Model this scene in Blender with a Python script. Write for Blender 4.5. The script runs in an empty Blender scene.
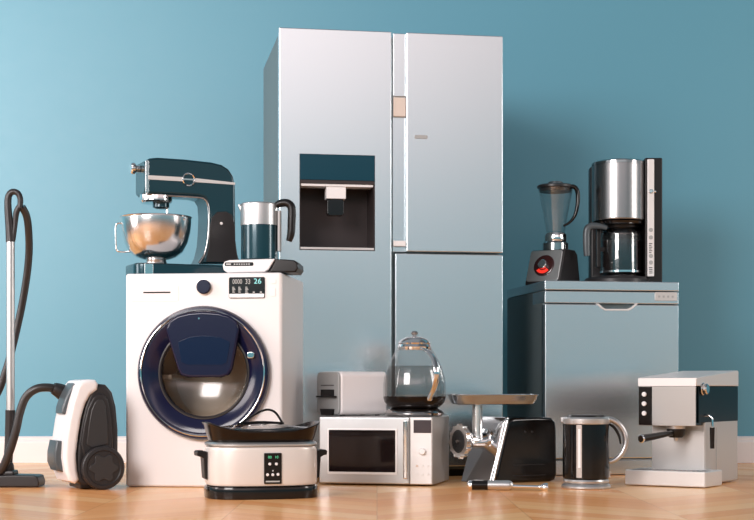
import bpy, bmesh, math, random
from mathutils import Matrix, Vector
random.seed(4)
PI = math.pi
SC = bpy.context.scene
COL = SC.collection
R = math.radians
FOC, HOR, EYE = 1500.0, 388.0, 0.39      # focal length in px, horizon row, eye height

# ------------------------------------------------------------------ materials
def mat(name, base, rough=.4, metal=0., spec=.5, coat=0., emit=None, estr=1., coat_rough=.05, bump=0, bscale=200, bstretch=(1,1,1), var=0.):
    m = bpy.data.materials.new(name); m.use_nodes = True
    nt = m.node_tree; b = nt.nodes['Principled BSDF']
    b.inputs['Base Color'].default_value = (*base, 1)
    b.inputs['Roughness'].default_value = rough
    b.inputs['Metallic'].default_value = metal
    b.inputs['Specular IOR Level'].default_value = spec
    b.inputs['Coat Weight'].default_value = coat
    b.inputs['Coat Roughness'].default_value = coat_rough
    if emit:
        b.inputs['Emission Color'].default_value = (*emit, 1)
        b.inputs['Emission Strength'].default_value = estr
    tc = nt.nodes.new('ShaderNodeTexCoord'); mp = nt.nodes.new('ShaderNodeMapping')
    mp.inputs['Scale'].default_value = bstretch
    nz = nt.nodes.new('ShaderNodeTexNoise'); nz.inputs['Scale'].default_value = bscale
    nz.inputs['Detail'].default_value = 3
    nt.links.new(tc.outputs['Object'], mp.inputs['Vector']); nt.links.new(mp.outputs['Vector'], nz.inputs['Vector'])
    # a whisper of roughness variation, so the surface is procedural and not perfectly even
    mr = nt.nodes.new('ShaderNodeMapRange')
    mr.inputs['To Min'].default_value = max(0, rough - .03 - var); mr.inputs['To Max'].default_value = min(1, rough + .03 + var)
    nt.links.new(nz.outputs['Fac'], mr.inputs['Value']); nt.links.new(mr.outputs['Result'], b.inputs['Roughness'])
    if bump:
        bp = nt.nodes.new('ShaderNodeBump'); bp.inputs['Strength'].default_value = bump; bp.inputs['Distance'].default_value = .001
        nt.links.new(nz.outputs['Fac'], bp.inputs['Height']); nt.links.new(bp.outputs['Normal'], b.inputs['Normal'])
    return m

def glass(name, tint=(1,1,1), spec=1., rough=.02):
    m = bpy.data.materials.new(name); m.use_nodes = True
    nt = m.node_tree; nt.nodes.remove(nt.nodes['Principled BSDF'])
    out = nt.nodes['Material Output']
    tr = nt.nodes.new('ShaderNodeBsdfTransparent'); tr.inputs['Color'].default_value = (*tint, 1)
    gl = nt.nodes.new('ShaderNodeBsdfGlossy'); gl.inputs['Roughness'].default_value = rough
    lw = nt.nodes.new('ShaderNodeLayerWeight'); lw.inputs['Blend'].default_value = .5
    pw = nt.nodes.new('ShaderNodeMath'); pw.operation = 'POWER'; pw.inputs[1].default_value = 4.
    nt.links.new(lw.outputs['Facing'], pw.inputs[0])
    fr = nt.nodes.new('ShaderNodeMath'); fr.operation = 'MULTIPLY_ADD'; fr.inputs[1].default_value = .7; fr.inputs[2].default_value = .05
    nt.links.new(pw.outputs[0], fr.inputs[0])
    mu = nt.nodes.new('ShaderNodeMath'); mu.operation = 'MULTIPLY'; mu.inputs[1].default_value = spec; mu.use_clamp = True
    mx = nt.nodes.new('ShaderNodeMixShader')
    L = nt.links.new
    L(fr.outputs[0], mu.inputs[0]); L(mu.outputs[0], mx.inputs[0]); L(tr.outputs[0], mx.inputs[1]); L(gl.outputs[0], mx.inputs[2])
    L(mx.outputs[0], out.inputs['Surface'])
    return m

M = dict(
 fridge   = mat('brushed_fridge_steel', (.75,.81,.84), .24, .95, bscale=60, bstretch=(1,1,12)),
 fridge_side = mat('fridge_side_shaded', (.16,.205,.215), .42, .5),  # cabinet sides darkened in base colour to stand in for shade
 steel    = mat('satin_steel', (.60,.60,.60), .33, .9, bscale=80, bstretch=(12,1,1)),
 silver   = mat('silver_paint', (.58,.57,.56), .38, .55),
 lightsilver = mat('light_silver_paint', (.76,.74,.73), .38, .4),
 pewter   = mat('pewter_steel', (.36,.36,.37), .30, .95, bscale=60, bstretch=(12,12,1)),
 chrome   = mat('chrome', (.80,.80,.80), .08, 1.),
 chromed  = mat('dark_chrome', (.42,.41,.41), .12, 1.),
 white    = mat('white_enamel', (.84,.81,.81), .32, 0., coat=.3),
 whitep   = mat('white_plastic', (.84,.82,.82), .38),
 cream    = mat('pearl_enamel', (.76,.71,.67), .34, .18, coat=.3),
 toaster  = mat('toaster_enamel', (.90,.85,.85), .35, .05, coat=.2),
 grey     = mat('grey_plastic', (.38,.39,.39), .45, .15),
 grey2    = mat('mid_grey_plastic', (.075,.090,.100), .35, .2),
 char     = mat('charcoal_plastic', (.022,.020,.021), .36, spec=.4),
 char2    = mat('dark_grey_plastic', (.036,.034,.035), .30, .1),
 black    = mat('black_plastic', (.007,.006,.006), .34, spec=.35),
 gloss    = mat('black_gloss', (.004,.003,.003), .14, spec=.4, coat=.1),
 brown    = mat('brown_black_ceramic', (.008,.005,.004), .22, spec=.3),
 hose     = mat('hose_rubber', (.024,.021,.021), .35),
 navy     = mat('navy_gloss', (.007,.008,.033), .16, spec=.35, coat=.1),
 teal     = mat('dark_teal_metal', (.006,.040,.056), .20, .3, coat=.4),
 tealglass= mat('teal_display_glass', (.003,.042,.068), .12, spec=.3),
 cavity   = mat('dispenser_cavity', (.040,.030,.030), .42, .2),
 gap      = mat('dark_gap', (.02,.018,.018), .8),
 rubber   = mat('black_rubber', (.01,.01,.01), .8),
 drum     = mat('washer_drum_steel', (.62,.55,.46), .45, .25),
 casing   = mat('polished_casing', (.62,.62,.63), .14, 1.),
 pewter2  = mat('tray_steel', (.44,.47,.50), .24, .9),
 silver2  = mat('handle_silver', (.55,.54,.54), .3, .85),
 band     = mat('dark_side_band', (.002,.010,.015), .30, spec=.18),
 bright   = mat('bright_cast_metal', (.82,.80,.78), .22, .9),
 brass    = mat('pale_copper', (.70,.55,.46), .3, .6),
 redlit   = mat('red_lit_ring', (.5,.02,.015), .3, emit=(1,.04,.02), estr=.55),
 redring  = mat('dark_red_plastic', (.035,.006,.006), .25, coat=.5),
 lcdgreen = mat('green_lcd_digits', (.02,.2,.1), .4, emit=(.16,.75,.35), estr=.55),
 lcdwhite = mat('display_marks', (.42,.42,.41), .4, emit=(.6,.6,.58), estr=.05),
 lcdcyan  = mat('cyan_display_digits', (.2,.6,.6), .4, emit=(.3,.75,.75), estr=.3),
 glyph    = mat('dark_print', (.06,.06,.06), .5),
 coffee   = mat('black_coffee', (.012,.008,.008), .12),
 plastwin = mat('water_window', (.55,.50,.47), .25, .2),
 clear    = glass('clear_glass', (.97,.985,.985), 1.2),
 smoked   = glass('smoked_glass', (.93,.93,.93), 1.2),
 liquid   = glass('grey_liquid', (.74,.73,.72), .5, .15),
 doorglass= glass('door_glass', (.86,.84,.82), 1.3, .16),
 lidglass = glass('lid_glass', (.80,.80,.80), 1.6, .03),
 darkglass= mat('oven_glass', (.010,.006,.006), .07, coat=.4),
)
M['redring'].name = 'dark_red_plastic'

def wall_mat():
    m = mat('teal_wall_paint', (.064,.270,.375), .50, 0, spec=.9, bump=.04, bscale=30)
    return m

def floor_mat():
    m = bpy.data.materials.new('chevron_parquet'); m.use_nodes = True
    nt = m.node_tree; b = nt.nodes['Principled BSDF']; L = nt.links.new
    def N(t, **k):
        n = nt.nodes.new(t)
        for a, v in k.items(): setattr(n, a, v)
        return n
    def MA(op, a, bb=None, c=None):
        n = N('ShaderNodeMath', operation=op)
        for i, v in enumerate((a, bb, c)):
            if v is None: continue
            if isinstance(v, (int, float)): n.inputs[i].default_value = v
            else: L(v, n.inputs[i])
        return n.outputs[0]
    tc = N('ShaderNodeTexCoord'); sp = N('ShaderNodeSeparateXYZ'); L(tc.outputs['Object'], sp.inputs[0])
    X, Y = sp.outputs[0], sp.outputs[1]
    W, PW = .46, .125
    xs = MA('DIVIDE', X, W); strip = MA('FLOOR', xs)
    tri = MA('ABSOLUTE', MA('SUBTRACT', MA('MODULO', MA('ADD', xs, 40.), 2.), 1.))
    yy = MA('ADD', MA('DIVIDE', Y, PW*1.3), MA('MULTIPLY', tri, W/PW*.75))
    idx = MA('FLOOR', yy)
    cb = N('ShaderNodeCombineXYZ'); L(strip, cb.inputs[0]); L(idx, cb.inputs[1])
    wn = N('ShaderNodeTexWhiteNoise', noise_dimensions='3D'); L(cb.outputs[0], wn.inputs['Vector'])
    # grain runs along the slant of the plank
    cg = N('ShaderNodeCombineXYZ'); L(MA('MULTIPLY', xs, 1.2), cg.inputs[0]); L(MA('MULTIPLY', yy, 7.), cg.inputs[1]); L(wn.outputs['Value'], cg.inputs[2])
    nz = N('ShaderNodeTexNoise'); nz.inputs['Scale'].default_value = 1.2; nz.inputs['Detail'].default_value = 5; nz.inputs['Distortion'].default_value = .6
    L(cg.outputs[0], nz.inputs['Vector'])
    v = MA('ADD', MA('MULTIPLY', wn.outputs['Value'], .62), MA('MULTIPLY', nz.outputs['Fac'], .5))
    cr = N('ShaderNodeValToRGB'); e = cr.color_ramp.elements
    e[0].position = .12; e[0].color = (.76,.30,.10,1); e[1].position = .95; e[1].color = (.98,.60,.29,1)
    el = cr.color_ramp.elements.new(.5); el.color = (.92,.45,.175,1)
    L(v, cr.inputs[0])
    # plank joints
    fr_ = MA('FRACT', yy); j = MA('MINIMUM', fr_, MA('SUBTRACT', 1., fr_))
    fx = MA('FRACT', xs); jx = MA('MINIMUM', fx, MA('SUBTRACT', 1., fx))
    jm = MA('MINIMUM', MA('MULTIPLY', j, 1.), MA('MULTIPLY', jx, 3.5))
    mr = N('ShaderNodeMapRange'); mr.inputs['From Max'].default_value = .03; mr.inputs['To Min'].default_value = .78; L(jm, mr.inputs['Value'])
    mx = N('ShaderNodeMix', data_type='RGBA', blend_type='MULTIPLY'); mx.inputs[0].default_value = 1
    L(cr.outputs[0], mx.inputs[6]); L(mr.outputs['Result'], mx.inputs[7])
    L(mx.outputs[2], b.inputs['Base Color'])
    b.inputs['Roughness'].default_value = .24
    b.inputs['Specular IOR Level'].default_value = .14
    bp = N('ShaderNodeBump'); bp.inputs['Strength'].default_value = .10; bp.inputs['Distance'].default_value = .002
    L(nz.outputs['Fac'], bp.inputs['Height']); L(bp.outputs['Normal'], b.inputs['Normal'])
    return m

# ------------------------------------------------------------------ frames (a thing's own axes)
class Fr:
    """origin (ox,oy,z0), x axis turned by deg; helpers measure along its own axes"""
    def __init__(s, ox, oy, deg=0, z0=0.):
        s.ox, s.oy, s.a, s.z0 = ox, oy, R(deg), z0
        s.c, s.s = math.cos(s.a), math.sin(s.a)
        s.mat = Matrix.Translation((ox, oy, z0)) @ Matrix.Rotation(s.a, 4, 'Z')
        s.inv = s.mat.inverted()
    def u(s, px, v=0.):                     # distance along x for an image column, at depth v
        k = (px-377)/FOC
        X0, Y0 = s.ox - s.s*v, s.oy + s.c*v
        return (k*Y0 - X0)/(s.c - s.s*k)
    def v(s, px, u=0.):                     # distance along y (side faces)
        k = (px-377)/FOC
        X0, Y0 = s.ox + s.c*u, s.oy + s.s*u
        return (k*Y0 - X0)/(-s.s - s.c*k)
    def z(s, py, u=0., v=0.):
        Y = s.oy + s.s*u + s.c*v
        return EYE - (py-HOR)*Y/FOC - s.z0
    def P(s, pts, v=0.):
        return [(s.u(px, v), s.z(py, s.u(px, v), v)) for px, py in pts]
    def S(s, pts, u=0.):
        return [(s.v(px, u), s.z(py, u, s.v(px, u))) for px, py in pts]
    def root(s, name, label, cat, group=None):
        o = bpy.data.objects.new(name, None); COL.objects.link(o)
        o.location = (s.ox, s.oy, s.z0); o.rotation_euler = (0, 0, s.a); o.empty_display_size = .05
        o['label'] = label; o['category'] = cat
        if group: o['group'] = group
        return o
def at(px, py, Y): return Vector(((px-377)*Y/FOC, Y, EYE - (py-HOR)*Y/FOC))

# ------------------------------------------------------------------ mesh builder
def spline(pts, n=6):
    pts = [Vector(p) for p in pts]; out = []
    for i in range(len(pts)-1):
        p0 = pts[max(i-1, 0)]; p1 = pts[i]; p2 = pts[i+1]; p3 = pts[min(i+2, len(pts)-1)]
        for k in range(n):
            t = k/n
            out.append(.5*((2*p1)+(-p0+p2)*t+(2*p0-5*p1+4*p2-p3)*t*t+(-p0+3*p1-3*p2+p3)*t**3))
    out.append(pts[-1]); return out

def rrect(x0, x1, y0, y1, r, n=5):
    r = min(r, (x1-x0)/2-1e-5, (y1-y0)/2-1e-5); o = []
    for cx, cy, a0 in ((x1-r, y0+r, -90), (x1-r, y1-r, 0), (x0+r, y1-r, 90), (x0+r, y0+r, 180)):
        for k in range(n+1):
            a = R(a0+90*k/n); o.append((cx+r*math.cos(a), cy+r*math.sin(a)))
    return o

class B:
    def __init__(s): s.bm = bmesh.new()
    def _merge(s, t, mtx=None):
        if mtx is not None: bmesh.ops.transform(t, matrix=mtx, verts=t.verts)
        bmesh.ops.recalc_face_normals(t, faces=t.faces)
        me = bpy.data.meshes.new('t'); t.to_mesh(me); t.free(); s.bm.from_mesh(me); bpy.data.meshes.remove(me); return s
    def box(s, x0, x1, y0, y1, z0, z1, bev=0., seg=2, mtx=None):
        t = bmesh.new(); bmesh.ops.create_cube(t, size=1)
        for v in t.verts:
            v.co = Vector(((x0+x1)/2+v.co.x*(x1-x0), (y0+y1)/2+v.co.y*(y1-y0), (z0+z1)/2+v.co.z*(z1-z0)))
        if bev: bmesh.ops.bevel(t, geom=t.edges[:], offset=bev, segments=seg, profile=.5, affect='EDGES')
        return s._merge(t, mtx)
    def prism(s, pts, a, b, axis='y', bev=0., seg=3, mtx=None):
        """outline extruded; axis y: pts=(x,z); axis z: pts=(x,y); axis x: pts=(y,z)"""
        t = bmesh.new()
        def co(p, k): return {'y': (p[0], k, p[1]), 'z': (p[0], p[1], k), 'x': (k, p[0], p[1])}[axis]
        A = [t.verts.new(co(p, a)) for p in pts]; Bv = [t.verts.new(co(p, b)) for p in pts]
        n = len(pts); caps = [t.faces.new(A), t.faces.new(Bv[::-1])]
        for i in range(n): t.faces.new((A[i], Bv[i], Bv[(i+1) % n], A[(i+1) % n]))
        bmesh.ops.recalc_face_normals(t, faces=t.faces)
        if bev:
            ed = list({e for f in caps for e in f.edges})
            bmesh.ops.bevel(t, geom=ed, offset=bev, segments=seg, profile=.5, affect='EDGES', clamp_overlap=True)
        return s._merge(t, mtx)
    def lathe(s, prof, c=(0,0,0), seg=48, sx=1., sy=1., mtx=None):
        t = bmesh.new(); rings = []
        for r, z in prof:
            if r < 1e-6: rings.append([t.verts.new((0, 0, z))])
            else: rings.append([t.verts.new((r*sx*math.cos(2*PI*k/seg), r*sy*math.sin(2*PI*k/seg), z)) for k in range(seg)])
        for a, b in zip(rings, rings[1:]):
            for k in range(seg):
                q = (k+1) % seg
                if len(a) == 1 and len(b) == 1: continue
                if len(a) == 1: t.faces.new((a[0], b[k], b[q]))
                elif len(b) == 1: t.faces.new((a[k], a[q], b[0]))
                else: t.faces.new((a[k], a[q], b[q], b[k]))
        m = Matrix.Translation(c) if mtx is None else mtx @ Matrix.Translation(c)
        return s._merge(t, m)
    def tube(s, pts, r, seg=14, smooth=6, flat=1., cap=True, mtx=None, up=None):
        P = spline(pts, smooth) if smooth else [Vector(p) for p in pts]
        n = len(P)
        if isinstance(r, (list, tuple)):
            rr = []
            for i in range(n):
                f = i/(n-1)*(len(r)-1); k = min(int(f), len(r)-2); rr.append(r[k]+(r[k+1]-r[k])*(f-k))
        else: rr = [r]*n
        t = bmesh.new(); rings = []
        T = [(P[min(i+1, n-1)]-P[max(i-1, 0)]).normalized() for i in range(n)]
        if up is None:
            up = Vector((0, 0, 1)) if abs(T[0].z) < .9 else Vector((1, 0, 0))
        nrm = (Vector(up)-T[0]*Vector(up).dot(T[0])).normalized()
        for i in range(n):
            nrm = (nrm-T[i]*nrm.dot(T[i])).normalized(); bn = T[i].cross(nrm)
            rings.append([t.verts.new(P[i]+(nrm*math.cos(2*PI*k/seg)*flat+bn*math.sin(2*PI*k/seg))*rr[i]) for k in range(seg)])
        for a, b in zip(rings, rings[1:]):
            for k in range(seg): t.faces.new((a[k], a[(k+1) % seg], b[(k+1) % seg], b[k]))
        if cap: t.faces.new(rings[0][::-1]); t.faces.new(rings[-1])
        return s._merge(t, mtx)
    def loft(s, loops, cap=True, mtx=None):
        t = bmesh.new(); rg = [[t.verts.new(p) for p in l] for l in loops]; n = len(loops[0])
        for a, b in zip(rg, rg[1:]):
            for k in range(n): t.faces.new((a[k], a[(k+1) % n], b[(k+1) % n], b[k]))
        if cap: t.faces.new(rg[0][::-1]); t.faces.new(rg[-1])
        return s._merge(t, mtx)
    def mesh(s, name, ang=34):
        bm = s.bm
        for f in bm.faces: f.smooth = True
        for e in bm.edges:
            e.smooth = not (len(e.link_faces) == 2 and e.calc_face_angle(0) > R(ang))
        me = bpy.data.meshes.new(name); bm.to_mesh(me); bm.free(); return me
    def obj(s, name, material, parent=None, label=None, world=None, cut=None, ang=34):
        """world: the thing's frame, when the shape was given in world space"""
        if world is not None: bmesh.ops.transform(s.bm, matrix=world.inv, verts=s.bm.verts)
        me = s.mesh(name, ang); o = bpy.data.objects.new(name, me); COL.objects.link(o)
        me.materials.append(M[material] if isinstance(material, str) else material)
        if cut is not None:
            cm = cut.mesh('cut'); co = bpy.data.objects.new('cut', cm); COL.objects.link(co)
            md = o.modifiers.new('b', 'BOOLEAN'); md.object = co; md.operation = 'DIFFERENCE'; md.solver = 'EXACT'
            bpy.context.view_layer.update()
            dg = bpy.context.evaluated_depsgraph_get()
            nm = bpy.data.meshes.new_from_object(o.evaluated_get(dg)); nm.name = name
            o.modifiers.clear(); o.data = nm
            bpy.data.objects.remove(co); bpy.data.meshes.remove(cm)
            b2 = bmesh.new(); b2.from_mesh(nm)
            for e in b2.edges: e.smooth = not (len(e.link_faces) == 2 and e.calc_face_angle(0) > R(ang))
            b2.to_mesh(nm); b2.free()
            while len(nm.materials) > 1: nm.materials.pop()
        if parent: o.parent = parent
        wn = o.modifiers.new('weighted', 'WEIGHTED_NORMAL'); wn.keep_sharp = True; wn.mode = 'FACE_AREA'; wn.weight = 80
        if label: o['label'] = label
        return o

def disc(bm, c, r, axis, depth, bev=0., seg=40):
    """cylinder from c going along axis direction (Vector) by depth"""
    ax = Vector(axis).normalized(); q = Vector((0, 0, 1)).rotation_difference(ax).to_matrix().to_4x4()
    b = min(bev, depth*.49, r*.49)
    prof = [(0, 0), (r-b, 0), (r, b), (r, depth-b), (r-b, depth), (0, depth)] if b else [(0, 0), (r, 0), (r, depth), (0, depth)]
    return bm.lathe(prof, seg=seg, mtx=Matrix.Translation(c) @ q)
def axm(c, axis):
    ax = Vector(axis).normalized()
    return Matrix.Translation(c) @ Vector((0, 0, 1)).rotation_difference(ax).to_matrix().to_4x4()

def text(name, body, size, mtx, material, parent, label=None, sx=1.):
    cu = bpy.data.curves.new('txt', 'FONT'); cu.body = body; cu.size = size; cu.extrude = .0004
    cu.align_x = 'CENTER'; cu.align_y = 'CENTER'
    o = bpy.data.objects.new('txt', cu); COL.objects.link(o)
    bpy.context.view_layer.update()
    me = bpy.data.meshes.new_from_object(o.evaluated_get(bpy.context.evaluated_depsgraph_get())); me.name = name
    bpy.data.objects.remove(o); bpy.data.curves.remove(cu)
    me.transform(mtx @ Matrix.Diagonal((sx, 1, 1, 1)))
    me.materials.clear(); me.materials.append(M[material])
    t = bpy.data.objects.new(name, me); COL.objects.link(t); t.parent = parent
    if label: t['label'] = label
    return t
def facing(u, v, z): return Matrix.Translation((u, v, z)) @ Matrix.Rotation(R(90), 4, 'X')

# ------------------------------------------------------------------ room
WY = 7.85
b = B(); b.box(-7, 7, -4, WY+.1, -.05, 0); fl = b.obj('floor', floor_mat()); fl['kind'] = 'structure'
b = B(); b.box(-7, 7, WY, WY+.12, 0, 4.2); w = b.obj('wall_back', wall_mat()); w['kind'] = 'structure'
b = B(); b.prism([(WY-.001, 0), (WY-.022, 0), (WY-.022, .105), (WY-.020, .112), (WY-.014, .118), (WY-.014, .128), (WY-.009, .135), (WY-.001, .138)], -6.9, 6.9, 'x')
w = b.obj('baseboard_back', mat('white_trim_paint', (.74,.70,.69), .38)); w['kind'] = 'structure'

# ------------------------------------------------------------------ refrigerator
F = Fr(-.4227, 6.47, 9.56)
FW, FH, FD = .994, 1.947, .78
ref = F.root('refrigerator', 'tall silver double-door refrigerator with water dispenser, standing against the teal wall', 'refrigerator')
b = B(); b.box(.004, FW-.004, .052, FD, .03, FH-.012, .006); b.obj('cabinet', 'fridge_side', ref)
b = B(); b.box(.02, FW-.02, .06, .5, 0, .03); b.obj('plinth', 'black', ref)
uL1 = F.u(391.6); uC0 = F.u(393.6); uC1 = F.u(407)
zsplit = F.z(252.6, .6)
dx0, dx1 = F.u(299.5), F.u(375); dz0, dz1 = F.z(250.5, .25), F.z(154.5, .25)
cut = B(); cut.box(dx0, dx1, -.05, .200, dz0, dz1)
b = B(); b.box(0, uL1, 0, .048, .045, FH, .005, 3)
door = b.obj('door', 'fridge', ref, 'full-height left refrigerator door with the dispenser', cut=None)
cut2 = B(); cut2.box(dx0, dx1, -.05, .030, dz0, dz1)
bpy.data.objects.remove(door)
b = B(); b.box(0, uL1, 0, .048, .045, FH, .005, 3)
door = b.obj('door', 'fridge', ref, 'full-height left refrigerator door with the dispenser', cut=cut)
# cavity runs back through the cabinet, so the cabinet gets the same opening
for o in list(ref.children):
    if o.name.startswith('cabinet'): bpy.data.objects.remove(o)
cut = B(); cut.box(dx0-.002, dx1+.002, -.05, .206, dz0-.002, dz1+.002)
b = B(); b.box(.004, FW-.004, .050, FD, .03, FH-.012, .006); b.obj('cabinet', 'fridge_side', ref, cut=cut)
zp = F.z(183, .25)
disp = B(); t_ = .004
disp.box(dx0+.0005, dx0+t_, .003, .200, dz0, dz1-.001); disp.box(dx1-t_, dx1-.0005, .003, .200, dz0, dz1-.001)
disp.box(dx0+t_, dx1-t_, .190, .200, dz0, dz1-.001); disp.box(dx0+t_, dx1-t_, .003, .19, zp-.002, zp+.012)
disp.box(dx0+t_, dx1-t_, .003, .19, dz0+.0005, dz0+.004)
dp = disp.obj('dispenser', 'cavity', door, 'dark recessed water dispenser')
b = B(); b.box(dx0+.002, dx1-.002, -.002, .02, zp+.012, dz1-.002, .001); b.obj('display_panel', 'tealglass', door, 'dark teal display glass')
b = B(); b.box(dx0+.006, dx1-.006, .010, .08, zp-.014, zp-.003, .002); b.obj('light_strip', 'whitep', door, 'white strip above the dispenser')
b = B(); b.box(dx0+.003, dx1-.003, .004, .12, dz0+.004, dz0+.014, .001); b.obj('drip_tray', 'lightsilver', door)
n0, n1 = F.u(327), F.u(346.5)
b = B(); b.box(n0, n1, .015, .075, F.z(198, .2), zp-.014, .003); b.obj('spout', 'whitep', door)
b = B(); b.prism(rrect(F.u(328), F.u(344.5), F.z(215, .2), F.z(198, .2), .012), .02, .06, 'y', .003); b.obj('paddle', 'gloss', door, 'glossy black dispenser paddle')
b = B(); b.box(uC1-.002, FW, 0, .048, zsplit+.004, FH, .005, 3)
d2 = b.obj('door', 'fridge', ref, 'upper right refrigerator door')
b = B(); b.box(uC0, uC1-.003, .024, .048, zsplit+.004, FH-.001, .002)
hc = b.obj('grip_channel', 'fridge', d2, 'recessed vertical grip channel beside the right door')
b = B(); b.box(uC0+.001, uC1-.004, .012, .0235, F.z(96, .53), FH-.004, .003); b.obj('grip_panel', 'fridge', d2)
b = B(); b.box(uC0+.001, uC1-.004, .006, .0235, F.z(116, .53), F.z(97, .53), .002); b.obj('grip_latch', mat('beige_latch', (.72,.62,.55), .4, .2), d2, 'beige latch block')
b = B(); b.box(uC0+.001, uC1-.004, .004, .0235, F.z(246, .53), F.z(240.5, .53), .002); b.obj('grip_ledge', 'whitep', d2, 'white ledge at foot of the channel')
b = B(); b.prism(rrect(F.u(414.5), F.u(427.5), F.z(139, .65), F.z(135.3, .65), .005), -.003, .004, 'y', .001); b.obj('badge', 'grey', d2, 'small grey bar badge')
b = B(); b.box(F.u(395.2), FW, 0, .048, .045, zsplit-.004, .005, 3); b.obj('door', 'fridge', ref, 'lower right refrigerator door')
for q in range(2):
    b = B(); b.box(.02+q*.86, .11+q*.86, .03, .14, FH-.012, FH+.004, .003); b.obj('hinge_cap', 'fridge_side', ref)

# ------------------------------------------------------------------ washing machine
F = Fr(-.993, 5.918, -6.5)
W_, H_, D_ = .627, .841, .52
ws = F.root('washing_machine', 'white front-loading washing machine with a large round navy door', 'washing machine')
cx, cz = F.u(204.3), F.z(373, .3)
RD = .262
ccx, ccz = F.u(205.5), F.z(377, .3)
cut = B(); disc(cut, Vector((ccx, -.03, ccz)), .20, (0, 1, 0), .36)
b = B(); b.prism(rrect(0, W_, 0, D_, .014, 4), .001, H_, 'z', .010, 3); b.obj('cabinet', 'white', ws, cut=cut)
# drum
b = B(); b.lathe([(.199,.004),(.199,.30),(0,.315),(0,.309),(.193,.294),(.193,.004),(.199,.004)], mtx=axm(Vector((ccx, 0, ccz)), (0, 1, 0))); 
for k in range(3):
    a = R(90+120*k); 
    b.box(-.012, .012, .15, .195, .06, .28, .008, mtx=axm(Vector((ccx, 0, ccz)), (0, 1, 0)) @ Matrix.Rotation(a, 4, 'Z'))
b.obj('drum', 'drum', ws, 'steel drum seen through the door glass')
# door
mA = axm(Vector((cx, -.001, cz)), (0, -1, 0))
b = B(); b.lathe([(RD-.002,0),(RD,.006),(RD,.022),(RD-.006,.032),(RD-.014,.034),(RD-.018,.030),(RD-.020,.012),(RD-.020,0),(RD-.002,0)], seg=96, mtx=mA)
wd = b.obj('door', 'navy', ws, 'round navy porthole door')
b = B(); b.lathe([(RD-.0135,.030),(RD-.0135,.0375),(RD-.0165,.039),(RD-.0195,.037),(RD-.0195,.030),(RD-.0135,.030)], seg=96, mtx=mA); b.obj('chrome_trim', 'chrome', wd)
ri = .176
b = B(); b.lathe([(RD-.020,.004),(RD-.020,.031),(RD-.03,.033),(.205,.024),(ri,.004),(ri-.004,-.02),(ri-.006,-.02),(ri-.006,.0),(ri,0),(RD-.020,.004)], seg=96, mtx=mA)
b.obj('inner_ring', 'navy', wd)
b = B(); b.lathe([(0,-.055),(.07,-.05),(.13,-.035),(.165,-.012),(ri-.001,.004),(ri-.003,.006),(.162,-.009),(.128,-.031),(.07,-.046),(0,-.051)], seg=64, mtx=mA)
b.obj('glass_bowl', 'doorglass', wd)
b = B(); b.lathe([(ri+.002,.006),(ri+.006,.010),(ri,.011),(ri-.005,.007),(ri+.004,.006)], seg=96, mtx=mA); b.obj('glass_rim', 'char', wd)
pts = F.P([(166.5,330),(170,321),(178,315.5),(190,312.5),(204,311.5),(219,312.5),(230,315.5),(237.5,321),(240,330),(233,369),(229.5,375),(222,377.5),(190,377.5),(182,375.5),(178.5,369)], -.03)
b = B(); b.prism(pts, -.049, -.018, 'y', .010, 4); fp = b.obj('flap', 'navy', wd, 'navy add-load hatch in the upper half of the door')
pts = F.P([(178,342),(190,337),(205,335.5),(220,337),(230,342),(227,362),(222,365),(187,365),(181,362)], -.05)
b = B(); b.prism(pts, -.0505, -.047, 'y', .001); b.obj('hatch_window', mat('navy_window', (.003,.010,.040), .14, spec=.35), fp)
b = B(); disc(b, Vector((F.u(201.8), -.049, F.z(319, .3))), .0035, (0,-1,0), .001); b.obj('screw', 'chrome', fp)
b = B(); b.prism(rrect(F.u(249), F.u(256), F.z(358.5,.5), F.z(352,.5), .008), -.040, -.028, 'y', .003); b.obj('latch', 'chrome', wd)
# front panel
b = B(); disc(b, Vector((F.u(204.3), -.020, F.z(287, .3))), .0285, (0, 1, 0), .022, .004); kn = b.obj('program_knob', 'navy', ws, 'round navy programme knob')
b = B(); b.lathe([(.0285,0),(.034,0),(.034,.003),(.0285,.004)], mtx=axm(Vector((F.u(204.3), .001, F.z(287,.3))), (0,-1,0))); b.obj('knob_ring', 'lightsilver', kn)
b = B(); b.prism(rrect(F.u(131), F.u(179), F.z(301.5,.1), F.z(285,.1), .008), -.0010, .004, 'y', .002); dr = b.obj('detergent_drawer', 'white', ws)
b = B(); b.box(F.u(143.5), F.u(170.5), -.0025, -.0005, F.z(293.2,.1), F.z(291.8,.1)); b.obj('drawer_slot', 'gap', dr, 'thin dark finger slot')
b = B(); b.prism(rrect(F.u(229), F.u(265), F.z(298.5,.4), F.z(277.3,.4), .006), -.004, .004, 'y', .0015); dsp = b.obj('display', 'gloss', ws, 'black display with white symbols')
b = B(); b.box(F.u(229.6), F.u(264.3), -.0055, -.003, F.z(297.8,.4), F.z(294,.4), .001); b.obj('display_ledge', 'lightsilver', dsp)
text('display_text', '0000', .026, facing(F.u(237.5), -.0042, F.z(282,.4)), 'lcdwhite', dsp, sx=.75)
text('display_text', '33', .028, facing(F.u(248), -.0042, F.z(282,.4)), 'lcdwhite', dsp, sx=.8)
text('display_text', '26', .029, facing(F.u(257.8), -.0042, F.z(281.7,.4)), 'lcdcyan', dsp, 'cyan 26 on the display', sx=1.1)
b = B()
for px, n in ((232.5, 5), (238.5, 5), (245.5, 6)):
    for k in range(n):
        y = 287+k*1.25
        b.box(F.u(px), F.u(px+2+(k % 3)*.6), -.0046, -.0036, F.z(y+.7,.4), F.z(y,.4))
for px in (253, 260): b.box(F.u(px), F.u(px+2), -.0046, -.0036, F.z(293.2,.4), F.z(291.8,.4))
b.obj('display_symbols', 'lcdwhite', dsp)
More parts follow.
